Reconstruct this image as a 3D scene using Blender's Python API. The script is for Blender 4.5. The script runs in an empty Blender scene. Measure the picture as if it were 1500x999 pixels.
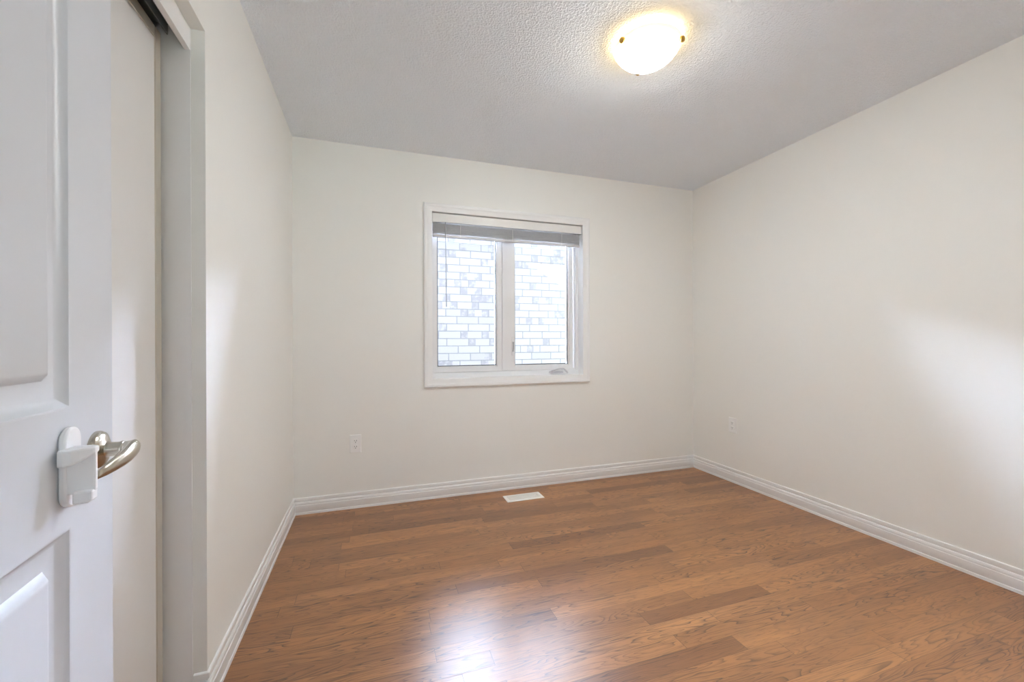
import bpy, bmesh, math, random
from mathutils import Vector, Matrix

# ------------------------------------------------------------------ camera
SC = bpy.context.scene
COL = SC.collection
XL, XR, YB, YF, H = -0.480, 2.700, 3.0145, 0.10, 2.44

cam_data = bpy.data.cameras.new('camera')
cam = bpy.data.objects.new('camera', cam_data)
COL.objects.link(cam)
cam_data.sensor_width = 36.0
cam_data.lens = 615.365 * 36.0 / 1500.0
cam_data.shift_y = 0.97 / 1500.0
cam_data.clip_start = 0.02
cam.matrix_world = (Matrix.Translation((0, 0, 1.11164)) @ Matrix.Rotation(-0.323204, 4, 'Z')
                    @ Matrix.Rotation(math.pi / 2, 4, 'X') @ Matrix.Rotation(-0.003577, 4, 'Z'))
SC.camera = cam

# ------------------------------------------------------------------ sky, sun, exposure
world = bpy.data.worlds.new('sky')
SC.world = world
world.use_nodes = True
wn = world.node_tree
wbg = wn.nodes['Background']
# clear blue sky, plus unseen glow added beyond the neighbour's roof (+Y), lighting the room
SKY_STRENGTH, SKY_COLOR = 2.4, (0.74, 0.82, 1.0)
SKY_FILL_STRENGTH, SKY_FILL_COLOR = 800.0, (0.66, 0.77, 1.0)
w_tc = wn.nodes.new('ShaderNodeTexCoord')
w_sp = wn.nodes.new('ShaderNodeSeparateXYZ')
wn.links.new(w_tc.outputs['Generated'], w_sp.inputs[0])


def w_step(sock, lo, hi):
    n = wn.nodes.new('ShaderNodeMapRange')
    n.interpolation_type = 'SMOOTHSTEP'
    n.inputs[1].default_value, n.inputs[2].default_value = lo, hi
    wn.links.new(sock, n.inputs[0])
    return n.outputs[0]


w_mul = wn.nodes.new('ShaderNodeMath')
w_mul.operation = 'MULTIPLY'
wn.links.new(w_step(w_sp.outputs[1], 0.10, 0.40), w_mul.inputs[0])
wn.links.new(w_step(w_sp.outputs[2], 0.10, 0.25), w_mul.inputs[1])
w_fill_noise = wn.nodes.new('ShaderNodeTexNoise')
w_fill_noise.inputs['Scale'].default_value = 3.0
wn.links.new(w_tc.outputs['Generated'], w_fill_noise.inputs['Vector'])
w_var = wn.nodes.new('ShaderNodeMath')
w_var.operation = 'MULTIPLY_ADD'
wn.links.new(w_fill_noise.outputs['Fac'], w_var.inputs[0])
w_var.inputs[1].default_value, w_var.inputs[2].default_value = 0.3, 0.85
w_amt = wn.nodes.new('ShaderNodeMath')
w_amt.operation = 'MULTIPLY'
wn.links.new(w_mul.outputs[0], w_amt.inputs[0])
wn.links.new(w_var.outputs[0], w_amt.inputs[1])
# the added glow is dimmed straight ahead to tone down the floor reflection
w_abs = wn.nodes.new('ShaderNodeMath')
w_abs.operation = 'ABSOLUTE'
wn.links.new(w_sp.outputs[0], w_abs.inputs[0])
w_side = w_step(w_abs.outputs[0], 0.30, 0.65)
w_side.node.inputs[3].default_value, w_side.node.inputs[4].default_value = 0.10, 1.0
w_amt2 = wn.nodes.new('ShaderNodeMath')
w_amt2.operation = 'MULTIPLY'
wn.links.new(w_amt.outputs[0], w_amt2.inputs[0])
wn.links.new(w_side, w_amt2.inputs[1])
wbg.inputs['Color'].default_value = (*SKY_COLOR, 1)
wbg.inputs['Strength'].default_value = SKY_STRENGTH
w_bg2 = wn.nodes.new('ShaderNodeBackground')
w_bg2.inputs['Color'].default_value = (*SKY_FILL_COLOR, 1)
w_k = wn.nodes.new('ShaderNodeMath')
w_k.operation = 'MULTIPLY'
wn.links.new(w_amt2.outputs[0], w_k.inputs[0])
w_k.inputs[1].default_value = SKY_FILL_STRENGTH
wn.links.new(w_k.outputs[0], w_bg2.inputs['Strength'])
w_add = wn.nodes.new('ShaderNodeAddShader')
wn.links.new(wbg.outputs[0], w_add.inputs[0])
wn.links.new(w_bg2.outputs[0], w_add.inputs[1])
wn.links.new(w_add.outputs[0], wn.nodes['World Output'].inputs[0])

sun_data = bpy.data.lights.new('sun', 'SUN')
sun_data.energy = 120.0
sun_data.angle = 0.006
sun_data.color = (0.84, 0.885, 1.0)
sun = bpy.data.objects.new('sun', sun_data)
COL.objects.link(sun)
SUN_DIR = Vector((-0.25, 1.0, -1.6))
sun.rotation_euler = SUN_DIR.to_track_quat('-Z', 'Y').to_euler()
sun.location = (-2, -6, 8)

LAMP_STRENGTH = 170.0
LAMP_COLOR = (0.95, 0.995, 1.015)

SC.view_settings.view_transform = 'Standard'
SC.view_settings.look = 'None'
SC.view_settings.gamma = 1.0
SC.view_settings.use_curve_mapping = False
SC.view_settings.exposure = 0.0
SC.cycles.diffuse_bounces = 8
SC.cycles.max_bounces = 14
SC.cycles.transparent_max_bounces = 12
SC.cycles.sample_clamp_indirect = 60.0

# ------------------------------------------------------------------ node helpers
class Nodes:
    def __init__(self, name):
        self.m = bpy.data.materials.new(name)
        self.m.use_nodes = True
        self.t = self.m.node_tree
        self.b = self.t.nodes['Principled BSDF']
        self.out = self.t.nodes['Material Output']

    def new(self, kind, **kw):
        n = self.t.nodes.new(kind)
        for k, v in kw.items():
            setattr(n, k, v)
        return n

    def link(self, a, b):
        self.t.links.new(a, b)

    def put(self, sock, v):
        if isinstance(v, (int, float, tuple, list)):
            sock.default_value = v
        else:
            self.link(v, sock)

    def math(self, op, a, b=0.0, c=0.0):
        n = self.new('ShaderNodeMath', operation=op)
        self.put(n.inputs[0], a)
        self.put(n.inputs[1], b)
        self.put(n.inputs[2], c)
        return n.outputs[0]

    def vec(self, x, y, z):
        n = self.new('ShaderNodeCombineXYZ')
        for i, v in enumerate((x, y, z)):
            self.put(n.inputs[i], v)
        return n.outputs[0]

    def coords(self):
        tc = self.new('ShaderNodeTexCoord')
        sp = self.new('ShaderNodeSeparateXYZ')
        self.link(tc.outputs['Object'], sp.inputs[0])
        return tc.outputs['Object'], sp.outputs[0], sp.outputs[1], sp.outputs[2]

    def noise(self, v, scale=1.0, detail=4.0, rough=0.5, dist=0.0):
        n = self.new('ShaderNodeTexNoise')
        self.put(n.inputs['Vector'], v)
        n.inputs['Scale'].default_value = scale
        n.inputs['Detail'].default_value = detail
        n.inputs['Roughness'].default_value = rough
        n.inputs['Distortion'].default_value = dist
        return n.outputs['Fac']

    def white(self, v):
        n = self.new('ShaderNodeTexWhiteNoise', noise_dimensions='3D')
        self.put(n.inputs['Vector'], v)
        return n.outputs['Value'], n.outputs['Color']

    def ramp(self, f, stops):
        n = self.new('ShaderNodeValToRGB')
        self.put(n.inputs[0], f)
        e = n.color_ramp.elements
        while len(e) < len(stops):
            e.new(0.5)
        for el, (p, c) in zip(e, stops):
            el.position = p
            el.color = (c, c, c, 1) if isinstance(c, (int, float)) else (*c, 1)
        return n.outputs[0]

    def mix(self, f, a, b, mode='MIX'):
        n = self.new('ShaderNodeMix', data_type='RGBA', blend_type=mode)
        self.put(n.inputs[0], f)
        for i, v in ((6, a), (7, b)):
            self.put(n.inputs[i], (*v, 1) if isinstance(v, tuple) and len(v) == 3 else v)
        return n.outputs[2]

    def smooth(self, v, lo, hi, a=0.0, b=1.0):
        n = self.new('ShaderNodeMapRange', interpolation_type='SMOOTHSTEP')
        self.put(n.inputs[0], v)
        for i, q in enumerate((lo, hi, a, b)):
            n.inputs[i + 1].default_value = q
        return n.outputs[0]

    def bump(self, h, strength=0.3, dist=0.01):
        n = self.new('ShaderNodeBump')
        n.inputs['Strength'].default_value = strength
        n.inputs['Distance'].default_value = dist
        self.put(n.inputs['Height'], h)
        self.link(n.outputs[0], self.b.inputs['Normal'])
        return n.outputs[0]


def plain(name, color, rough=0.5, metal=0.0, spec=0.5, noise_scale=40.0, noise_amt=0.03, bump=0.0, bump_scale=200.0):
    """painted / moulded surface: procedural colour mottling plus a fine relief"""
    N = Nodes(name)
    o, x, y, z = N.coords()
    f = N.noise(o, noise_scale, 3.0)
    d = tuple(c * (1 - noise_amt) for c in color)
    N.link(N.mix(f, d, tuple(color)), N.b.inputs['Base Color'])
    N.b.inputs['Roughness'].default_value = rough
    N.b.inputs['Metallic'].default_value = metal
    N.b.inputs['Specular IOR Level'].default_value = spec
    if bump:
        N.bump(N.noise(o, bump_scale, 2.0), bump, 0.002)
    return N.m


# ------------------------------------------------------------------ materials
M = {}
M['wall'] = plain('warm_white_wall_paint', (0.905, 0.90, 0.865), 0.55, spec=0.35, noise_amt=0.015, bump=0.08, bump_scale=300)
M['trim'] = plain('white_trim_paint', (0.90, 0.90, 0.895), 0.35, noise_amt=0.01)
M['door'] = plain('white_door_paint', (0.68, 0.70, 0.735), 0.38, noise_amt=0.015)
M['closet'] = plain('white_closet_panel', (0.80, 0.79, 0.77), 0.4, noise_amt=0.015)
M['stile'] = plain('satin_cream_metal', (0.62, 0.58, 0.50), 0.35, metal=0.35)
M['track'] = plain('grey_track_metal', (0.30, 0.34, 0.35), 0.4, metal=0.7)
M['vinyl'] = plain('white_vinyl', (0.86, 0.865, 0.875), 0.35, noise_amt=0.01)
M['crank'] = plain('pale_grey_crank_plastic', (0.66, 0.66, 0.70), 0.35)
M['gasket'] = plain('grey_glazing_gasket', (0.12, 0.125, 0.14), 0.6)
M['blind'] = plain('pale_grey_blind_vinyl', (0.68, 0.68, 0.69), 0.4, noise_amt=0.02)
M['valance'] = plain('white_blind_valance', (0.84, 0.83, 0.80), 0.4, noise_amt=0.01)
M['nickel'] = plain('satin_nickel', (0.56, 0.52, 0.44), 0.24, metal=1.0, noise_amt=0.05, noise_scale=120)
M['plastic'] = plain('white_plastic', (0.93, 0.93, 0.94), 0.35, noise_amt=0.01)
M['outlet'] = plain('white_outlet_plastic', (0.94, 0.94, 0.93), 0.3, noise_amt=0.01)
M['slot'] = plain('dark_slot', (0.05, 0.05, 0.05), 0.7)
M['vent'] = plain('cream_white_register_enamel', (0.95, 0.93, 0.88), 0.35, noise_amt=0.01)
M['vent_in'] = plain('grey_duct_metal', (0.66, 0.67, 0.62), 0.5)
M['brass'] = plain('antique_brass', (0.55, 0.36, 0.10), 0.35, metal=1.0)
M['soffit'] = plain('darkened_soffit', (0.22, 0.22, 0.23), 0.6)  # darkened so it bounces less light onto the brick
M['ground'] = plain('darkened_ground', (0.02, 0.019, 0.018), 0.95, spec=0.0, noise_scale=25, noise_amt=0.4)  # ground made nearly black to limit light bounced up the brick
M['lawn'] = plain('darkened_lawn', (0.045, 0.05, 0.04), 0.95, spec=0.0, noise_scale=8, noise_amt=0.3)  # lawn colour kept dark to hold down its bounce light
M['shell'] = plain('bounce_absorbing_skin', (0.022, 0.021, 0.021), 0.95, spec=0.0)  # near-black, absorbs light that would bounce onto the brick
M['wand'] = plain('clear_grey_wand', (0.46, 0.47, 0.49), 0.25)


def mat_ceiling():
    N = Nodes('stippled_ceiling_paint')
    o, x, y, z = N.coords()
    n1 = N.noise(o, 120.0, 3.0, 0.6)
    n2 = N.noise(o, 60.0, 2.0, 0.5, 0.6)
    h = N.math('ADD', N.smooth(n1, 0.38, 0.68), N.math('MULTIPLY', N.smooth(n2, 0.4, 0.7), 0.6))
    N.bump(h, 0.55, 0.005)
    N.b.inputs['Base Color'].default_value = (0.90, 0.94, 0.995, 1)
    N.b.inputs['Roughness'].default_value = 0.85
    N.b.inputs['Specular IOR Level'].default_value = 0.2
    return N.m


def mat_floor():
    N = Nodes('stained_oak_strip_floor')
    o, x, y, z = N.coords()
    PW = 0.0743
    yr = N.math('DIVIDE', N.math('SUBTRACT', y, 1.463 - 40 * PW), PW)
    row = N.math('FLOOR', yr)
    fy = N.math('FRACT', yr)
    rv, rc = N.white(N.vec(row, 3.7, 1.3))
    ln = N.math('ADD', 0.55, N.math('MULTIPLY', rv, 0.65))
    rv2, _ = N.white(N.vec(row, 9.1, 5.2))
    xr = N.math('DIVIDE', N.math('ADD', x, N.math('MULTIPLY_ADD', rv2, 3.0, 20.0)), ln)
    brd = N.math('FLOOR', xr)
    fx = N.math('FRACT', xr)
    bv, bc = N.white(N.vec(row, brd, 0.5))
    sp = N.new('ShaderNodeSeparateColor')
    N.link(bc, sp.inputs[0])
    # grain: flowing contour lines of a stretched noise, different on every board
    off = N.math('MULTIPLY', bv, 37.0)
    gv = N.vec(N.math('MULTIPLY_ADD', x, 1.5, off), N.math('MULTIPLY_ADD', y, 15.0, N.math('MULTIPLY', sp.outputs[1], 61.0)), off)
    g = N.noise(gv, 1.0, 2.2, 0.5, 0.25)
    bands = N.math('FRACT', N.math('MULTIPLY', g, 21.0))
    line = N.ramp(bands, [(0.0, 0.05), (0.45, 0.05), (0.80, 0.50), (0.93, 1.0), (1.0, 0.05)])
    mask = N.smooth(N.noise(N.vec(N.math('MULTIPLY_ADD', x, 1.3, off), N.math('MULTIPLY', y, 9.0), off), 1.0, 2.0), 0.38, 0.62)
    pores = N.smooth(N.noise(N.vec(N.math('MULTIPLY', x, 14.0), N.math('MULTIPLY', y, 210.0), off), 1.0, 3.0, 0.6), 0.52, 0.75)
    broad = N.noise(N.vec(N.math('MULTIPLY', x, 1.2), N.math('MULTIPLY', y, 5.0), off), 1.0, 3.0, 0.55)
    base = N.ramp(bv, [(0.0, (0.270, 0.108, 0.034)), (0.2, (0.420, 0.178, 0.056)), (0.6, (0.480, 0.210, 0.068)), (1.0, (0.540, 0.245, 0.084))])
    c = N.mix(N.smooth(broad, 0.3, 0.72, 0.0, 0.55), base, (0.200, 0.078, 0.026))
    gl = N.math('MULTIPLY', N.math('MULTIPLY', line, N.math('MULTIPLY_ADD', mask, 0.60, 0.40)), 0.95)
    c = N.mix(gl, c, (0.070, 0.027, 0.012))
    c = N.mix(N.math('MULTIPLY', pores, 0.62), c, (0.120, 0.046, 0.017))
    # joints
    ey = N.math('MULTIPLY', N.math('MINIMUM', fy, N.math('SUBTRACT', 1.0, fy)), PW)
    ex = N.math('MULTIPLY', N.math('MINIMUM', fx, N.math('SUBTRACT', 1.0, fx)), ln)
    e = N.math('MINIMUM', N.math('MULTIPLY', ey, 1.6), ex)
    jt = N.smooth(e, 0.0003, 0.0013, 1.0, 0.0)
    c = N.mix(N.math('MULTIPLY', jt, 0.75), c, (0.020, 0.008, 0.004))
    N.link(c, N.b.inputs['Base Color'])
    bev = N.smooth(e, 0.0, 0.0022)
    h = bev
    h = N.math('ADD', h, N.math('MULTIPLY', N.noise(N.vec(N.math('MULTIPLY', x, 3.0), N.math('MULTIPLY', y, 30.0), off), 1.0, 2.0), 0.35))
    N.bump(h, 0.14, 0.0010)
    N.b.inputs['Roughness'].default_value = 0.31
    N.b.inputs['IOR'].default_value = 1.85
    N.b.inputs['Coat Weight'].default_value = 0.0
    N.b.inputs['Coat Roughness'].default_value = 0.22
    N.b.inputs['Coat IOR'].default_value = 1.6
    return N.m


def mat_brick():
    N = Nodes('pale_mottled_brick')
    o, x, y, z = N.coords()
    PH, PL = 0.0895, 0.268
    zr = N.math('DIVIDE', N.math('ADD', z, 8.0 * PH + 0.012 + 40 * PH), PH)
    row = N.math('FLOOR', zr)
    fz = N.math('FRACT', zr)
    rv, _ = N.white(N.vec(row, 2.2, 8.1))
    shift = N.math('ADD', N.math('MULTIPLY', N.math('MODULO', row, 2.0), 0.5), N.math('MULTIPLY', rv, 0.22))
    xr = N.math('ADD', N.math('DIVIDE', N.math('ADD', x, 20.0), PL), shift)
    col = N.math('FLOOR', xr)
    fx = N.math('FRACT', xr)
    bv, _ = N.white(N.vec(row, col, 4.4))
    half = N.math('FLOOR', N.math('MULTIPLY', xr, 3.0))
    hv, _ = N.white(N.vec(row, half, 7.7))
    blot = N.noise(o, 16.0, 4.0, 0.6)
    dark = N.math('MULTIPLY', N.math('GREATER_THAN', hv, 0.80), N.smooth(blot, 0.30, 0.58))
    dark = N.math('MAXIMUM', N.math('MULTIPLY', dark, 0.85), N.math('MULTIPLY', N.smooth(bv, 0.75, 1.0), 0.22))
    c = N.mix(dark, (0.80, 0.75, 0.72), (0.52, 0.485, 0.485))
    c = N.mix(N.smooth(N.noise(o, 60.0, 3.0, 0.6), 0.58, 0.75, 0.0, 0.25), c, (0.58, 0.55, 0.53))
    ez = N.math('MULTIPLY', N.math('MINIMUM', fz, N.math('SUBTRACT', 1.0, fz)), PH)
    ex = N.math('MULTIPLY', N.math('MINIMUM', fx, N.math('SUBTRACT', 1.0, fx)), PL)
    e = N.math('MINIMUM', ez, ex)
    e = N.math('ADD', e, N.math('MULTIPLY_ADD', N.noise(o, 30.0, 2.0), 0.004, -0.002))
    mort = N.smooth(e, 0.0035, 0.0065, 1.0, 0.0)
    c = N.mix(mort, c, (0.47, 0.45, 0.44))
    N.link(c, N.b.inputs['Base Color'])
    N.b.inputs['Roughness'].default_value = 0.9
    N.bump(N.math('SUBTRACT', 1.0, mort), 0.5, 0.006)
    return N.m


def mat_glass():
    N = Nodes('window_glass')
    tr = N.new('ShaderNodeBsdfTransparent')
    tr.inputs[0].default_value = (0.97, 0.98, 0.98, 1)
    gl = N.new('ShaderNodeBsdfGlossy')
    gl.inputs['Roughness'].default_value = 0.0
    fr = N.new('ShaderNodeFresnel')
    fr.inputs[0].default_value = 1.5
    mx = N.new('ShaderNodeMixShader')
    N.link(fr.outputs[0], mx.inputs[0])
    N.link(tr.outputs[0], mx.inputs[1])
    N.link(gl.outputs[0], mx.inputs[2])
    N.link(mx.outputs[0], N.out.inputs[0])
    return N.m


def mat_lampglass():
    N = Nodes('lit_alabaster_glass')
    o, x, y, z = N.coords()
    r = N.math('SQRT', N.math('ADD', N.math('MULTIPLY', x, x), N.math('MULTIPLY', y, y)))
    k = N.smooth(r, 0.070, 0.142, 1.0, 0.008)
    veins = N.noise(o, 14.0, 4.0, 0.6, 1.5)
    k = N.math('MULTIPLY', k, N.math('MULTIPLY_ADD', veins, 0.3, 0.85))
    N.b.inputs['Base Color'].default_value = (0.9, 0.86, 0.72, 1)
    N.b.inputs['Roughness'].default_value = 0.25
    N.link(N.mix(N.smooth(r, 0.100, 0.140), LAMP_COLOR, (1.0, 0.80, 0.46)), N.b.inputs['Emission Color'])
    N.link(N.math('MULTIPLY', k, LAMP_STRENGTH), N.b.inputs['Emission Strength'])
    return N.m


M['ceiling'] = mat_ceiling()
M['floor'] = mat_floor()
M['brick'] = mat_brick()
M['glass'] = mat_glass()
M['bowl_in'] = plain('frosted_bowl_inside', (0.85, 0.80, 0.68), 0.6)
_b = M['bowl_in'].node_tree.nodes['Principled BSDF']
_b.inputs['Emission Color'].default_value = (1.0, 0.78, 0.44, 1)
_b.inputs['Emission Strength'].default_value = 4.0
M['lamp'] = mat_lampglass()

# ------------------------------------------------------------------ mesh helpers
def obj(name, bm, mat, parent=None, smooth=False, bevel=0.0, seg=2, loc=None):
    bmesh.ops.recalc_face_normals(bm, faces=bm.faces)
    me = bpy.data.meshes.new(name)
    bm.to_mesh(me)
    bm.free()
    me.materials.append(M[mat])
    o = bpy.data.objects.new(name, me)
    COL.objects.link(o)
    if parent is not None:
        o.parent = parent
    if loc is not None:
        o.location = loc
    if smooth:
        for p in me.polygons:
            p.use_smooth = True
        if smooth != 'all':
            me.set_sharp_from_angle(angle=math.radians(35))
    if bevel:
        b = o.modifiers.new('bevel', 'BEVEL')
        b.width = bevel
        b.segments = seg
        b.limit_method = 'ANGLE'
        b.angle_limit = math.radians(40)
    return o


def box(bm, x0, x1, y0, y1, z0, z1):
    v = [bm.verts.new(p) for p in ((x0, y0, z0), (x1, y0, z0), (x1, y1, z0), (x0, y1, z0),
                                   (x0, y0, z1), (x1, y0, z1), (x1, y1, z1), (x0, y1, z1))]
    for f in ((0, 3, 2, 1), (4, 5, 6, 7), (0, 1, 5, 4), (1, 2, 6, 5), (2, 3, 7, 6), (3, 0, 4, 7)):
        bm.faces.new([v[i] for i in f])
    return bm


def boxes(*bs):
    bm = bmesh.new()
    for b in bs:
        box(bm, *b)
    return bm


def frame(bm, rect, profile, mp, closed=True, fill=False):
    """mitred rectangular frame: profile points (outward offset from rect, depth) swept round rect=(u0,u1,v0,v1);
    mp maps (u, v, depth) to a point"""
    u0, u1, v0, v1 = rect
    rings = []
    for o, d in profile:
        rings.append([bm.verts.new(mp(u, v, d)) for u, v in
                      ((u0 - o, v0 - o), (u1 + o, v0 - o), (u1 + o, v1 + o), (u0 - o, v1 + o))])
    n = len(rings)
    for i in range(n if closed else n - 1):
        a, b = rings[i], rings[(i + 1) % n]
        for k in range(4):
            bm.faces.new((a[k], a[(k + 1) % 4], b[(k + 1) % 4], b[k]))
    if fill:
        bm.faces.new(rings[-1])
    return rings


def prism(bm, pts, mp, d0, d1):
    """extrude a closed 2-D outline between depths d0 and d1"""
    a = [bm.verts.new(mp(u, v, d0)) for u, v in pts]
    b = [bm.verts.new(mp(u, v, d1)) for u, v in pts]
    n = len(pts)
    bm.faces.new(a)
    bm.faces.new(b[::-1])
    for i in range(n):
        bm.faces.new((a[i], a[(i + 1) % n], b[(i + 1) % n], b[i]))
    return bm


def lathe(bm, prof, mp, n=32):
    """prof: (radius, height) points; mp maps (x, y, height)"""
    rings = []
    for r, h in prof:
        if r < 1e-6:
            rings.append([bm.verts.new(mp(0, 0, h))])
        else:
            rings.append([bm.verts.new(mp(r * math.cos(2 * math.pi * k / n), r * math.sin(2 * math.pi * k / n), h)) for k in range(n)])
    for a, b in zip(rings, rings[1:]):
        for k in range(n):
            k2 = (k + 1) % n
            if len(a) == 1 and len(b) == 1:
                continue
            if len(a) == 1:
                bm.faces.new((a[0], b[k2], b[k]))
            elif len(b) == 1:
                bm.faces.new((a[k], a[k2], b[0]))
            else:
                bm.faces.new((a[k], a[k2], b[k2], b[k]))
    return bm


def loft(bm, sections):
    n = len(sections[0])
    rings = [[bm.verts.new(p) for p in s] for s in sections]
    for a, b in zip(rings, rings[1:]):
        for k in range(n):
            bm.faces.new((a[k], a[(k + 1) % n], b[(k + 1) % n], b[k]))
    bm.faces.new(rings[0][::-1])
    bm.faces.new(rings[-1])
    return bm


def tube(bm, pts, r, n=12, mp=None):
    secs = []
    pts = [Vector(p) for p in pts]
    for i, p in enumerate(pts):
        t = (pts[min(i + 1, len(pts) - 1)] - pts[max(i - 1, 0)]).normalized()
        a = t.cross(Vector((0.31, 0.2, 0.93)))
        if a.length < 0.05:
            a = t.cross(Vector((1, 0, 0)))
        a.normalize()
        b = t.cross(a)
        rr = r[i] if isinstance(r, (list, tuple)) else r
        s = [p + a * rr * math.cos(2 * math.pi * k / n) + b * rr * math.sin(2 * math.pi * k / n) for k in range(n)]
        secs.append([mp(*q) for q in s] if mp else s)
    return loft(bm, secs)


def struct(o, label=None):
    o['kind'] = 'structure'
    if label:
        o['label'] = label
    return o


def empty(name, loc=(0, 0, 0), rotz=0.0):
    o = bpy.data.objects.new(name, None)
    o.empty_display_size = 0.1
    o.location = loc
    o.rotation_euler = (0, 0, rotz)
    COL.objects.link(o)
    return o


def tag(o, label, cat, group=None):
    o['label'] = label
    o['category'] = cat
    if group:
        o['group'] = group
    return o


def XZ(y0):
    """map for things on the back wall: depth runs out of the wall into the room"""
    return lambda u, v, d: Vector((u, y0 - d, v))


# ------------------------------------------------------------------ room shell
HY0, HX0, HX1 = -1.45, -1.2, 1.3                       # landing behind the camera
WT = 0.12
bm = boxes((XL - 0.75, XR + 0.1, HY0 - 0.1, YB + 0.1, -0.2, 0.0))
struct(obj('floor', bm, 'floor'), 'stained oak strip floor, boards running along the window wall')
bm = boxes((XL - 0.8, XR + 0.2, HY0 - 0.2, YB + 0.2, H, H + 0.25))
struct(obj('ceiling', bm, 'ceiling'), 'white stippled ceiling')

# window opening in the back wall
WX0, WX1, WZ0, WZ1 = 0.4115, 1.607, 0.846, 2.040
bm = boxes((XL - 0.8, WX0 - 0.012, YB, YB + 0.2, -0.2, H), (WX1 + 0.012, XR + 0.2, YB, YB + 0.2, -0.2, H),
           (WX0 - 0.012, WX1 + 0.012, YB, YB + 0.2, -0.2, WZ0 - 0.012), (WX0 - 0.012, WX1 + 0.012, YB, YB + 0.2, WZ1 + 0.012, H))
struct(obj('wall_back', bm, 'wall'))
bm = boxes((XR, XR + 0.2, HY0 - 0.2, YB, -0.2, H))
struct(obj('wall_right', bm, 'wall'))
# left wall with the closet opening
CY0, CY1, CZ = 0.16, 1.519, 2.066
bm = boxes((XL - WT, XL, CY1, YB, -0.2, H), (XL - WT, XL, YF, CY0, -0.2, H), (XL - WT, XL, CY0, CY1, CZ, H))
struct(obj('wall_left', bm, 'wall'))
# front wall with the doorway the picture is taken from
DX0, DX1, DZ = -0.40, 0.50, 2.05
bm = boxes((XL - 0.75, DX0, -0.02, YF, -0.2, H), (DX1, XR, -0.02, YF, -0.2, H), (DX0, DX1, -0.02, YF, DZ, H))
struct(obj('wall_front', bm, 'wall'))
# closet shell
bm = boxes((XL - 0.80, XL - 0.74, YF, CY1 + 0.15, -0.2, H), (XL - 0.74, XL - WT, CY1 + 0.10, CY1 + 0.15, -0.2, H))
struct(obj('wall_closet', bm, 'wall'))
# landing shell behind the camera, its window opening added for fill light
LWX0, LWX1, LWZ0, LWZ1 = -0.45, 0.50, 0.60, 2.10
bm = boxes((HX0 - 0.1, HX0, HY0, -0.02, -0.2, H), (HX1, HX1 + 0.1, HY0, -0.02, -0.2, H), (HX0 - 0.1, LWX0, HY0 - 0.1, HY0, -0.2, H),
           (LWX1, HX1 + 0.1, HY0 - 0.1, HY0, -0.2, H), (LWX0, LWX1, HY0 - 0.1, HY0, -0.2, LWZ0), (LWX0, LWX1, HY0 - 0.1, HY0, LWZ1, H))
struct(obj('wall_landing', bm, 'wall'))

# baseboards: profile (out from wall, height)
BP = [(0.0, 0.106), (0.0045, 0.1055), (0.0072, 0.103), (0.0078, 0.096), (0.0072, 0.0865), (0.0022, 0.0840), (0.0022, 0.0790),
      (0.0085, 0.0770), (0.0105, 0.0735), (0.0110, 0.0625), (0.0100, 0.0605), (0.0128, 0.0580), (0.0132, 0.0175),
      (0.0122, 0.0155), (0.0155, 0.0135), (0.0158, 0.0), (0.0, 0.0)]


def baseboard(name, path, inward):
    """path: list of (x, y); inward: list of unit offset vectors at each path point (already mitred)"""
    bm = bmesh.new()
    secs = []
    for (x, y), (ix, iy) in zip(path, inward):
        secs.append([Vector((x + ix * d, y + iy * d, z)) for d, z in BP])
    loft(bm, secs)
    return struct(obj(name, bm, 'trim', smooth=True))


baseboard('baseboard_back', [(XL, YB), (XR, YB)], [(1, -1), (-1, -1)])
baseboard('baseboard_right', [(XR, YF), (XR, YB)], [(-1, 1), (-1, -1)])
baseboard('baseboard_left', [(XL - 0.034, CY1), (XL, CY1), (XL, YB)], [(0, -1), (1, -1), (1, -1)])
baseboard('baseboard_front', [(DX1 + 0.07, YF), (XR, YF)], [(0, 1), (-1, 1)])
bm = bmesh.new()
box(bm, DX1, DX1 + 0.068, YF, YF + 0.016, 0, DZ + 0.068)
box(bm, DX0 - 0.068, DX0, YF, YF + 0.016, 0, DZ + 0.068)
box(bm, DX0, DX1, YF, YF + 0.016, DZ, DZ + 0.068)
struct(obj('trim_2', bm, 'trim', bevel=0.004), 'white casing round the doorway')

# ------------------------------------------------------------------ window
CAS = [(0.0, 0.0), (0.0, 0.009), (0.004, 0.012), (0.030, 0.013), (0.034, 0.0155), (0.040, 0.0185), (0.052, 0.0195), (0.058, 0.016), (0.058, 0.0)]
bm = bmesh.new()
frame(bm, (WX0, WX1, WZ0, WZ1), CAS, XZ(YB))
struct(obj('trim_1', bm, 'trim', smooth=True), 'white moulded casing round the window')

win = empty('window_1', ((WX0 + WX1) / 2, YB + 0.08, WZ0))
struct(win, 'white two-light window, fixed left pane and cranked right casement')


def wpart(name, bm, mat, **kw):
    o = obj(name, bm, mat, **kw)
    o.parent = win
    o.matrix_parent_inverse = Matrix.Translation(win.location).inverted()
    return o


# extension jamb lining the wall opening
bm = bmesh.new()
frame(bm, (WX0, WX1, WZ0, WZ1), [(0, 0.0), (0, -0.075), (0.012, -0.075), (0.012, 0.0)], XZ(YB))
wpart('jamb_lining', bm, 'trim')
FY = YB + 0.075
bm = bmesh.new()
# outer frame with a small inner step
frame(bm, (WX0 + 0.034, WX1 - 0.034, WZ0 + 0.050, WZ1 - 0.045), [(-0.002, -0.06), (-0.002, -0.012), (0.010, -0.010), (0.012, 0.0), (0.062, 0.0), (0.062, -0.10), (-0.002, -0.10)], XZ(FY))
wpart('window_frame', bm, 'vinyl', smooth=True)
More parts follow.
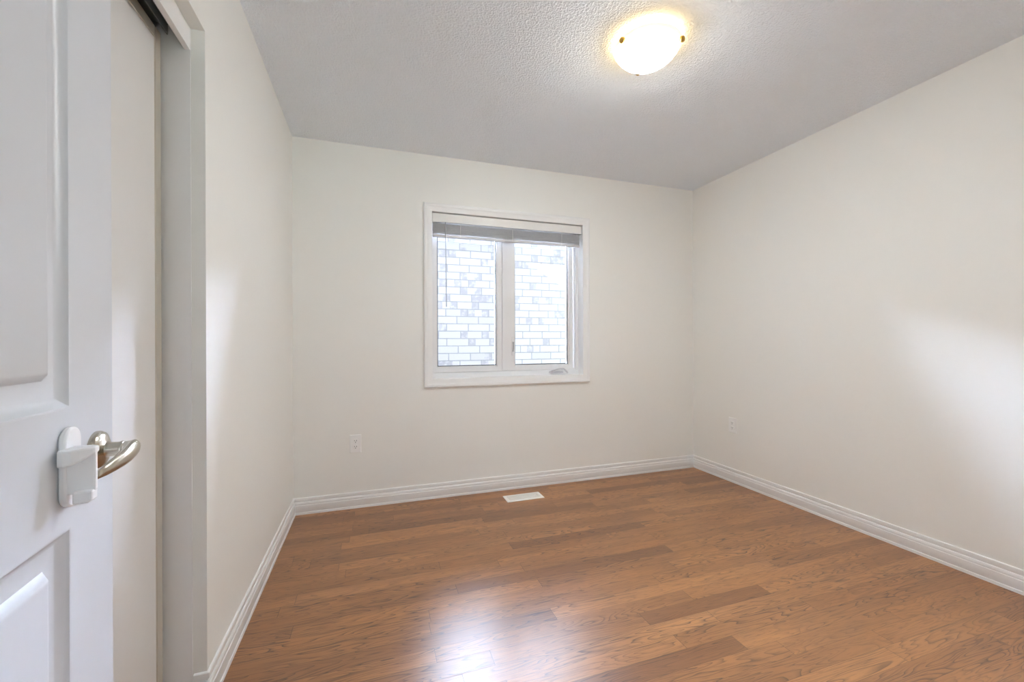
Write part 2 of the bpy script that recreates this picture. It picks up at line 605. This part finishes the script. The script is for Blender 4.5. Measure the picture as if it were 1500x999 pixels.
# dark unseen facing added outside frame, mullion and reveal, keeping bounce off the brick
bm = bmesh.new()
frame(bm, (WX0 + 0.034, WX1 - 0.034, WZ0 + 0.050, WZ1 - 0.045), [(-0.006, -0.062), (-0.006, -0.106), (0.060, -0.106), (0.060, -0.101), (-0.0025, -0.101), (-0.0025, -0.062)], XZ(FY))
box(bm, 0.955, 1.062, FY + 0.0605, FY + 0.066, WZ0 + 0.045, WZ1 - 0.04)
frame(bm, (WX0 + 0.006, WX1 - 0.006, WZ0 + 0.006, WZ1 - 0.006), [(0.0, -0.107), (0.0, -0.145), (0.012, -0.145), (0.012, -0.107)], XZ(FY))
wpart('added_dark_facing', bm, 'shell')['label'] = 'dark outer facing added against bounce light'
bm = boxes((0.957, 1.060, FY - 0.001, FY + 0.06, WZ0 + 0.045, WZ1 - 0.04))
wpart('mullion', bm, 'vinyl', bevel=0.003)


def light(tag_, rect, wide):
    """one glazed light: vinyl sash frame, dark gasket line, bead and pane"""
    bm = bmesh.new()
    frame(bm, rect, [(0.0, -0.030), (0.001, -0.016), (0.006, -0.014), (0.008, -0.007), (wide, -0.004), (wide, -0.055), (0.0, -0.055)], XZ(FY))
    s = wpart(tag_, bm, 'vinyl', smooth=True)
    bm = bmesh.new()
    frame(bm, rect, [(-0.0055, -0.034), (-0.0055, -0.030), (0.0005, -0.024), (0.0005, -0.034)], XZ(FY))
    frame(bm, rect, [(0.0, -0.0555), (0.0, -0.058), (wide, -0.058), (wide, -0.0555)], XZ(FY))  # dark outer ring added so the sash bounces no light at the brick
    g = obj('gasket', bm, 'gasket', parent=s)
    g['label'] = 'dark grey gasket and added outer facing'
    bm = boxes((rect[0] - 0.002, rect[1] + 0.002, FY + 0.0315, FY + 0.0355, rect[2] - 0.002, rect[3] + 0.002))
    obj('glass_pane', bm, 'glass', parent=s)
    return s


GZ0, GZ1 = 0.930, 1.955
light('fixed_sash', (0.462, 0.913, GZ0, GZ1), 0.042)
light('casement_sash', (1.066, 1.521, GZ0, GZ1), 0.040)

# crank handle at the foot of the casement
bm = bmesh.new()
pl = []
for k in range(24):
    a = 2 * math.pi * k / 24
    pl.append((1.405 + 0.062 * math.copysign(abs(math.cos(a)) ** 0.7, math.cos(a)), 0.866 + 0.010 * math.copysign(abs(math.sin(a)) ** 0.7, math.sin(a))))
prism(bm, pl, XZ(FY), 0.0, 0.014)
ck = wpart('crank_handle', bm, 'crank', smooth=True, bevel=0.003)
bm = bmesh.new()
cs = []
for t in range(9):
    s = t / 8
    u = 1.360 + 0.098 * s
    zc = 0.876 + 0.012 * math.sin(math.pi * s * 0.9) + 0.010 * s
    d = 0.018 + 0.020 * math.sin(math.pi * min(1, s * 1.1))
    hw, ht = (0.010 - 0.003 * s), 0.0055
    cs.append([Vector((u, FY - d + hw * math.cos(2 * math.pi * k / 10), zc + ht * math.sin(2 * math.pi * k / 10))) for k in range(10)])
loft(bm, cs)
ckc = obj('crank_arm', bm, 'crank', parent=ck, smooth='all')
bm = bmesh.new()
tube(bm, [(1.455, FY - 0.020, 0.897), (1.468, FY - 0.030, 0.888), (1.484, FY - 0.042, 0.868), (1.488, FY - 0.046, 0.860)], [0.006, 0.007, 0.0065, 0.0065], 10)
obj('crank_knob', bm, 'crank', parent=ck, smooth='all')

# sash lock lever on the mullion
bm = bmesh.new()
prism(bm, [(1.030, 1.005), (1.048, 1.005), (1.048, 1.150), (1.030, 1.150)], XZ(FY - 0.001), 0.0, 0.005)
lk = wpart('lock_plate', bm, 'vinyl', bevel=0.003)
bm = bmesh.new()
cs = []
for t in range(7):
    s = t / 6
    z = 1.035 + 0.075 * s
    d = 0.008 + 0.012 * math.sin(math.pi * s * 0.8)
    cs.append([Vector((1.040 + 0.004 * math.cos(2 * math.pi * k / 8), FY - d + 0.004 * math.sin(2 * math.pi * k / 8), z)) for k in range(8)])
loft(bm, cs)
obj('lock_lever', bm, 'wand', parent=lk, smooth='all')['label'] = 'grey lock lever'

# ------------------------------------------------------------------ blind, raised
BX0, BX1 = WX0 + 0.003, WX1 - 0.006
blind = tag(empty('window_blind', ((BX0 + BX1) / 2, YB + 0.02, 1.972)),
            'raised white horizontal blind stacked at the top of the window', 'blind')


def bpart(name, bm, mat, **kw):
    o = obj(name, bm, mat, **kw)
    o.parent = blind
    o.matrix_parent_inverse = Matrix.Translation(blind.location).inverted()
    return o


bm = boxes((BX0, BX1, YB + 0.004, YB + 0.009, 1.972, 2.034), (BX0, BX0 + 0.004, YB + 0.009, YB + 0.03, 1.972, 2.034), (BX1 - 0.004, BX1, YB + 0.009, YB + 0.03, 1.972, 2.034))
bpart('valance', bm, 'valance', bevel=0.0015)
bm = boxes((BX0 + 0.008, BX1 - 0.008, YB + 0.018, YB + 0.056, 1.985, 2.036))
bpart('headrail', bm, 'blind', bevel=0.002)
random.seed(4)
bm = bmesh.new()
z, n_slat = 1.9640, 0
while z > 1.889:
    dy = random.uniform(-0.0012, 0.0012) + (0.005 if n_slat % 6 == 0 else 0.0)
    tilt = random.uniform(-0.0006, 0.0006)
    y0, y1 = YB + 0.012 + dy, YB + 0.037 + dy
    sec = []
    for xx in (BX0 + 0.006, BX1 - 0.010):
        s = []
        for k in range(5):
            t = k / 4
            s.append(Vector((xx, y0 + (y1 - y0) * t, z + 0.0012 * math.sin(math.pi * t) + tilt * (t - 0.5))))
        for k in range(4, -1, -1):
            t = k / 4
            s.append(Vector((xx, y0 + (y1 - y0) * t, z - 0.0011 + 0.0012 * math.sin(math.pi * t) + tilt * (t - 0.5))))
        sec.append(s)
    loft(bm, sec)
    n_slat += 1
    z -= 0.0026
bpart('slat_stack', bm, 'blind')
bm = boxes((BX0 + 0.006, BX1 - 0.010, YB + 0.011, YB + 0.038, 1.868, 1.886))
bpart('bottom_rail', bm, 'blind', bevel=0.003)
for xx in (0.62, 1.02, 1.43):
    bm = boxes((xx - 0.0018, xx + 0.0018, YB + 0.0085, YB + 0.0100, 1.872, 1.985))
    bpart('ladder_cord', bm, 'valance')
bm = bmesh.new()
tube(bm, [(0.5085, YB + 0.001, 1.972), (0.5090, YB + 0.000, 1.90), (0.513, YB - 0.001, 1.40), (0.5135, YB - 0.001, 1.365)], [0.003, 0.0028, 0.0028, 0.0034], 8)
bpart('tilt_wand', bm, 'wand', smooth='all')['label'] = 'thin grey tilt wand'

# ------------------------------------------------------------------ ceiling light
LX, LY = 1.162, 1.572
lamp = tag(empty('ceiling_light', (LX, LY, H)), 'round lit alabaster glass flush light on the stippled ceiling', 'ceiling light')
RB = 0.146
ident = lambda x, y, h: Vector((x, y, h))
bm = bmesh.new()
lathe(bm, [(0.0, 0.0), (0.105, 0.0), (0.108, -0.004), (0.108, -0.018), (0.100, -0.022), (0.0, -0.022)], ident, 40)
obj('ceiling_pan', bm, 'trim', parent=lamp, smooth=True)
# shallow bowl, rim a little under the ceiling
prof = []
R_S = (RB * RB + 0.085 ** 2) / (2 * 0.085)
for k in range(15):
    a = math.asin(RB / R_S) * (1 - k / 14)
    prof.append((R_S * math.sin(a), -0.030 - (0.085 - (R_S - R_S * math.cos(a)))))
inner = [(max(0.0, r - 0.005) if r > 1e-6 else 0.0, h + 0.005) for r, h in prof[::-1]]
inner[-1] = (RB - 0.005, -0.030)
bm = bmesh.new()
lathe(bm, prof + inner + [prof[0]], ident, 56)
bmesh.ops.remove_doubles(bm, verts=bm.verts, dist=1e-5)
bowl = obj('glass_bowl', bm, 'lamp', parent=lamp, smooth='all')
bowl.data.materials.append(M['bowl_in'])
for p in bowl.data.polygons:
    if p.normal.z > 0.0:
        p.material_index = 1
for deg in (190.0, 310.0, 70.0):
    a = math.radians(deg)
    ca, sa = math.cos(a), math.sin(a)
    bm = bmesh.new()
    mp = lambda x, y, h, ca=ca, sa=sa: Vector((ca * h - sa * x, sa * h + ca * x, -0.046 + y))
    lathe(bm, [(0.0, 0.095), (0.0035, 0.095), (0.0035, 0.136), (0.0080, 0.1365), (0.0115, 0.140), (0.0128, 0.146), (0.0115, 0.152), (0.0080, 0.156), (0.0, 0.158)], mp, 20)
    obj('retaining_knob', bm, 'brass', parent=lamp, smooth=True)['label'] = 'small brass retaining knob'

# ------------------------------------------------------------------ outlets
def outlet(loc, rotz, label):
    """duplex outlet, local +Y points out of the wall"""
    r = tag(empty('wall_outlet', loc, rotz), label, 'outlet', 'duplex wall outlets')
    mp = lambda u, v, d: Vector((u, d, v))
    bm = bmesh.new()
    a = [(-0.0365, -0.060), (0.0365, -0.060), (0.0365, 0.060), (-0.0365, 0.060)]
    frame(bm, (-0.0335, 0.0335, -0.057, 0.057), [(0.003, 0.0), (0.003, 0.003), (0.0, 0.006)], mp, closed=False, fill=True)
    obj('cover_plate', bm, 'outlet', parent=r, bevel=0.0008)
    for s in (1, -1):
        pts = []
        for k in range(28):
            t = 2 * math.pi * k / 28
            pts.append((0.0172 * math.cos(t), s * 0.0195 + max(-0.0130, min(0.0130, 0.0172 * math.sin(t)))))
        bm = bmesh.new()
        prism(bm, pts, mp, 0.0055, 0.0085)
        f = obj('receptacle', bm, 'outlet', parent=r, bevel=0.0006)
        bm = bmesh.new()
        for u, h in ((-0.0064, 0.0042), (0.0064, 0.0034)):
            box(bm, u - 0.0012, u + 0.0012, 0.0080, 0.0088, s * 0.0195 + 0.002 - h, s * 0.0195 + 0.002 + h)
        prism(bm, [(0.0026 * math.cos(2 * math.pi * k / 12), s * 0.0195 - 0.0085 + 0.0026 * math.sin(2 * math.pi * k / 12)) for k in range(12)], mp, 0.0080, 0.0088)
        obj('socket_slots', bm, 'slot', parent=f)['label'] = 'dark slots'
    bm = bmesh.new()
    lathe(bm, [(0.0, 0.0080), (0.0026, 0.0080), (0.0036, 0.0058)], lambda x, y, h: Vector((x, h, y)), 14)
    obj('plate_screw', bm, 'vinyl', parent=r)
    return r


outlet((-0.1028, YB, 0.430), math.pi, 'white outlet plate on the window wall, low left of the window')
outlet((XR, 2.588, 0.447), math.pi / 2, 'white outlet plate on the right-hand wall near the corner')

# ------------------------------------------------------------------ floor register
vent = tag(empty('floor_vent', (1.028, 2.822, 0.0)), 'white slotted floor register in the oak floor under the window', 'floor vent')
mpv = lambda u, v, d: Vector((u, v, d))
bm = bmesh.new()
frame(bm, (-0.119, 0.119, -0.040, 0.040), [(0.019, 0.0), (0.019, 0.0025), (0.015, 0.0050), (0.003, 0.0055), (0.0, 0.0045), (0.0, 0.0)], mpv)
obj('register_frame', bm, 'vent', parent=vent, smooth=True)
bm = boxes((-0.119, 0.119, -0.040, 0.040, 0.0003, 0.0012))
obj('duct_damper', bm, 'vent_in', parent=vent)
bm = bmesh.new()
for k in range(25):
    u = -0.1155 + k * 0.2310 / 24
    box(bm, u - 0.0026, u + 0.0026, -0.040, 0.040, 0.0012, 0.0042)
for v in (-0.0135, 0.0135):
    box(bm, -0.119, 0.119, v - 0.002, v + 0.002, 0.0014, 0.0045)
obj('grille', bm, 'vent', parent=vent)
bm = boxes((0.102, 0.108, -0.008, 0.010, 0.0040, 0.0075))
obj('damper_lever', bm, 'vent', parent=vent, bevel=0.001)

# ------------------------------------------------------------------ closet
bm = boxes((XL - 0.12, XL - 0.037, CY1 - 0.003, CY1 - 0.0002, 0.0, CZ))
struct(obj('trim_3', bm, 'trim'), 'white jamb liner of the closet opening')
bm = boxes((XL - 0.053, XL - 0.037, CY0, CY1 - 0.0035, 1.998, CZ - 0.0005))
struct(obj('trim_4', bm, 'trim', bevel=0.001), 'white valance board hiding the closet track')
TX0, TX1 = -0.690, XL - 0.0535
bm = boxes((TX0, TX1, CY0, CY1 - 0.004, CZ - 0.004, CZ - 0.001), (TX1 - 0.003, TX1, CY0, CY1 - 0.004, CZ - 0.040, CZ - 0.004),
           (-0.576, -0.573, CY0, CY1 - 0.004, CZ - 0.034, CZ - 0.004), (-0.628, -0.625, CY0, CY1 - 0.004, CZ - 0.034, CZ - 0.004), (TX0, TX0 + 0.003, CY0, CY1 - 0.004, CZ - 0.040, CZ - 0.004))
struct(obj('trim_5', bm, 'track'), 'grey metal track of the closet doors')


def sliding(name, xf, y0, y1, label):
    r = empty(name, (xf, y0, 0.012))
    struct(r, label)
    w, h = y1 - y0, 2.024 - 0.012
    def add(n, bm, mat, **kw):
        return obj(n, bm, mat, parent=r, **kw)
    add('door_panel', boxes((-0.020, -0.003, 0.012, w - 0.012, 0.012, h - 0.012)), 'closet')
    for a, b in ((0.0, 0.038), (w - 0.038, w)):
        bm = bmesh.new()
        prism(bm, [(a, -0.030), (b, -0.030), (b, -0.006), (b - 0.004, 0.0), (a + 0.004, 0.0), (a, -0.006)], lambda u, v, d: Vector((v, u, d)), 0.0, h)
        add('edge_stile', bm, 'stile')['label'] = 'satin cream metal edge'
    add('top_rail', boxes((-0.026, 0.0, 0.038, w - 0.038, h - 0.032, h)), 'stile', bevel=0.002)
    add('bottom_rail', boxes((-0.026, 0.0, 0.038, w - 0.038, 0.0, 0.045)), 'stile', bevel=0.002)
    return r


sliding('door_2', -0.587, 0.80, 1.5085, 'white sliding closet door, the one in front')
sliding('door_3', -0.634, 0.17, 0.86, 'white sliding closet door, the one behind')

# ------------------------------------------------------------------ entry door, swung open against the closet
DANG = math.radians(4.8)
D0 = Vector((-0.4430, 0.8990, 0.0))                     # handle spindle on the door face
DU = Vector((math.sin(DANG), -math.cos(DANG), 0.0))     # from the free edge towards the hinge
DN = Vector((math.cos(DANG), math.sin(DANG), 0.0))      # out of the face, into the room
EDGE = -0.058                                           # free edge along DU
DW, DH = 0.76, 2.03
door = empty('door_1', D0 + DU * (EDGE + DW))
struct(door, 'white two-panel entry door standing open at the left')
dinv = Matrix.Translation(door.location).inverted()


def DM(u, v, d):
    p = D0 + DU * u + DN * d
    return Vector((p.x, p.y, v))


def dpart(name, bm, mat, parent=None, **kw):
    o = obj(name, bm, mat, **kw)
    o.parent = parent or door
    if parent is None:
        o.matrix_parent_inverse = dinv
    return o


us = [EDGE, 0.0755, EDGE + DW - 0.1335, EDGE + DW]
vs = [0.008, 0.235, 0.8307, 1.0135, 1.905, DH]
bm = bmesh.new()
grid = [[bm.verts.new(DM(u, v, 0)) for v in vs] for u in us]
back = [[bm.verts.new(DM(u, v, -0.035)) for v in vs] for u in us]
for i in range(3):
    for j in range(5):
        q = (grid[i][j], grid[i + 1][j], grid[i + 1][j + 1], grid[i][j + 1])
        if not (i == 1 and j in (1, 3)):
            bm.faces.new(q)
        bm.faces.new((back[i][j], back[i][j + 1], back[i + 1][j + 1], back[i + 1][j]))
for i in range(3):
    for j in (0, 5):
        bm.faces.new((grid[i][j], grid[i + 1][j], back[i + 1][j], back[i][j]))
for j in range(5):
    for i in (0, 3):
        bm.faces.new((grid[i][j], grid[i][j + 1], back[i][j + 1], back[i][j]))
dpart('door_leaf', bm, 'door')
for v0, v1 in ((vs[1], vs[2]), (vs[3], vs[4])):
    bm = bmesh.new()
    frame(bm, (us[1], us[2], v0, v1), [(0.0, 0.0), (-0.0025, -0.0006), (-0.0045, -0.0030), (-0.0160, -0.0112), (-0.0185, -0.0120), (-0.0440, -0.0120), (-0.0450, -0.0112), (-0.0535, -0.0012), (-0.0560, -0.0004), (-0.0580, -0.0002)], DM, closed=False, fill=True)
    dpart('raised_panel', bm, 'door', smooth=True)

HZ = 0.930
hd = None
bm = bmesh.new()
lathe(bm, [(0.0, 0.0), (0.0325, 0.0), (0.0325, 0.004), (0.030, 0.0085), (0.022, 0.0125), (0.0135, 0.015), (0.012, 0.020), (0.0115, 0.034),
           (0.0, 0.034)], lambda x, y, h: DM(x, HZ + y, h), 36)
hd = dpart('door_handle', bm, 'nickel', smooth=True)
hd['label'] = 'satin nickel lever handle'
bm = bmesh.new()
lathe(bm, [(0.0, 0.033), (0.0128, 0.033), (0.0132, 0.035), (0.0128, 0.037), (0.0118, 0.0375), (0.0120, 0.042), (0.0125, 0.047), (0.0, 0.047)], lambda x, y, h: DM(x, HZ + y, h), 28)
dpart('handle_neck', bm, 'nickel', parent=hd, smooth=True)
bm = bmesh.new()
secs = []
path = [(-0.0145, 0.0605, 0.0, 0.004, 0.004), (-0.0125, 0.0605, 0.0, 0.0095, 0.0065), (-0.006, 0.0605, -0.0005, 0.0135, 0.0082), (0.006, 0.0605, -0.0015, 0.0155, 0.0088),
        (0.020, 0.0600, -0.0035, 0.0158, 0.0080), (0.040, 0.0575, -0.0075, 0.0140, 0.0068), (0.060, 0.0530, -0.0120, 0.0115, 0.0058),
        (0.080, 0.0465, -0.0165, 0.0090, 0.0050), (0.098, 0.0390, -0.0195, 0.0068, 0.0044), (0.108, 0.0340, -0.0205, 0.0050, 0.0038), (0.112, 0.0320, -0.0208, 0.0022, 0.0018)]
for u, d, dz, hh, th in path[:-2]:
    d -= 0.0105 * (1 - max(0.0, u) / 0.13)
    u = min(u, 0.0975)
    secs.append([DM(u + 0.3 * th * math.cos(2 * math.pi * k / 16), HZ + dz + hh * math.sin(2 * math.pi * k / 16), d + th * math.cos(2 * math.pi * k / 16)) for k in range(16)])
loft(bm, secs)
dpart('handle_lever', bm, 'nickel', parent=hd, smooth='all')

# child-proof lever lock stuck on the door
lock = tag(empty('child_safety_lock', DM(0.095, 0.88, 0.0)), 'white plastic child safety lock clipped over the lever handle of the open door', 'child lock')
linv = Matrix.Translation(lock.location).inverted()


def lpart(name, bm, mat, parent=None, **kw):
    o = obj(name, bm, mat, **kw)
    o.parent = parent or lock
    if parent is None:
        o.matrix_parent_inverse = linv
    return o


def oblong(uc, zc, hw, hh, n=10):
    pts = []
    for k in range(2 * n):
        a = math.pi * k / (n) if False else 2 * math.pi * (k + 0.5) / (2 * n)
        c, s = math.cos(a), math.sin(a)
        pts.append((uc + hw * c, zc + (hh - hw) * (1 if s > 0 else -1) + hw * s))
    return pts


bm = bmesh.new()
prism(bm, oblong(0.089, 0.926, 0.022, 0.060, 14), DM, 0.0005, 0.010)
lpart('base_plate', bm, 'plastic', smooth=True, bevel=0.003)
# upright web that the lever tip rests behind
ND = lambda d, v, u: DM(u, v, d)
bm = bmesh.new()
prism(bm, [(0.008, 0.888), (0.040, 0.888), (0.042, 0.894), (0.042, 0.953), (0.039, 0.957), (0.008, 0.957)], ND, 0.100, 0.108)
lpart('lever_guard', bm, 'plastic', bevel=0.0025)
bm = bmesh.new()
loft(bm, [[DM(u0_, z0_, d), DM(u1_, z0_, d), DM(u1_, 0.957, d), DM(u0_, 0.957, d)] for d, u0_, u1_, z0_ in
          ((0.004, 0.085, 0.1225, 0.9315), (0.012, 0.085, 0.1245, 0.9315), (0.020, 0.088, 0.1225, 0.9335), (0.028, 0.090, 0.1180, 0.9375), (0.036, 0.092, 0.1125, 0.9430), (0.042, 0.094, 0.1085, 0.9480))])
lpart('top_clip', bm, 'plastic', bevel=0.003)
bm = bmesh.new()
prism(bm, [(0.018, 0.875), (0.037, 0.875), (0.041, 0.880), (0.041, 0.894), (0.018, 0.894)], ND, 0.098, 0.1165)
lpart('release_button', bm, 'plastic', bevel=0.003)

# ------------------------------------------------------------------ outside the windows
bm = bmesh.new()
frame(bm, (LWX0 + 0.05, LWX1 - 0.05, LWZ0 + 0.05, LWZ1 - 0.05), [(0, -0.02), (0.05, -0.02), (0.05, -0.08), (0, -0.08)], lambda u, v, d: Vector((u, HY0 + d, v)))
struct(obj('added_fill_window', bm, 'vinyl'), 'white landing window, unseen, added for fill light')  # unseen window, put in to let daylight fill through the doorway
bm = boxes((XL - 0.79, WX0 - 0.012, YB + 0.2, YB + 0.22, -0.2, H + 0.25), (WX1 + 0.012, XR + 0.2, YB + 0.2, YB + 0.22, -0.2, H + 0.25),
           (WX0 - 0.012, WX1 + 0.012, YB + 0.2, YB + 0.22, -0.2, WZ0 - 0.012), (WX0 - 0.012, WX1 + 0.012, YB + 0.2, YB + 0.22, WZ1 + 0.012, H + 0.25),
           (XL - 0.79, XR + 0.2, YB + 0.2, YB + 0.22, -3.0, -0.2))
struct(obj('wall_outside', bm, 'shell'))  # dark unseen skin added over the wall to keep bounce off the brick
bm = boxes((-3.2, 3.2, HY0 - 2.75, HY0 - 0.2, H + 0.02, H + 0.2))
struct(obj('added_sun_block', bm, 'soffit'))  # unseen overhang added to keep direct sun out of the landing window
bm = boxes((-40, 40, -60, YB, -3.2, -3.0))
struct(obj('ground_front', bm, 'lawn'))
house = tag(empty('brick_house', (1.5, 5.05, -3.0)), 'pale mottled brick side of the neighbouring house seen through the window', 'house')
hinv = Matrix.Translation(house.location).inverted()
bm = boxes((-6, 9, 5.05, 5.30, -3.0, 2.45))
o = obj('brick_wall', bm, 'brick')
o.parent = house
o.matrix_parent_inverse = hinv
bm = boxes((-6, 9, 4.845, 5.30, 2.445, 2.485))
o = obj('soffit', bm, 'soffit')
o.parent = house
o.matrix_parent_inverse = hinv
o['label'] = 'eave soffit, darkened to limit bounce light'
bm = boxes((-12, 14, YB, 5.05, -3.2, -3.0))
struct(obj('ground', bm, 'ground'))
# our own gable end above the room
bm = bmesh.new()
RX, RZ, RS = 2.372, 4.842, 0.6                        # a point on the right rake, and its slope
GX = 1.35                                             # ridge
GA = RZ + RS * (RX - GX)
prism(bm, [(GX - (GA - H - 0.26) / RS, H + 0.26), (XR + 0.2, H + 0.26), (XR + 0.2, RZ - RS * (XR + 0.2 - RX)), (GX, GA)],
      lambda u, v, d: Vector((u, d, v)), YB + 0.05, YB + 0.335)
struct(obj('wall_gable', bm, 'shell'))
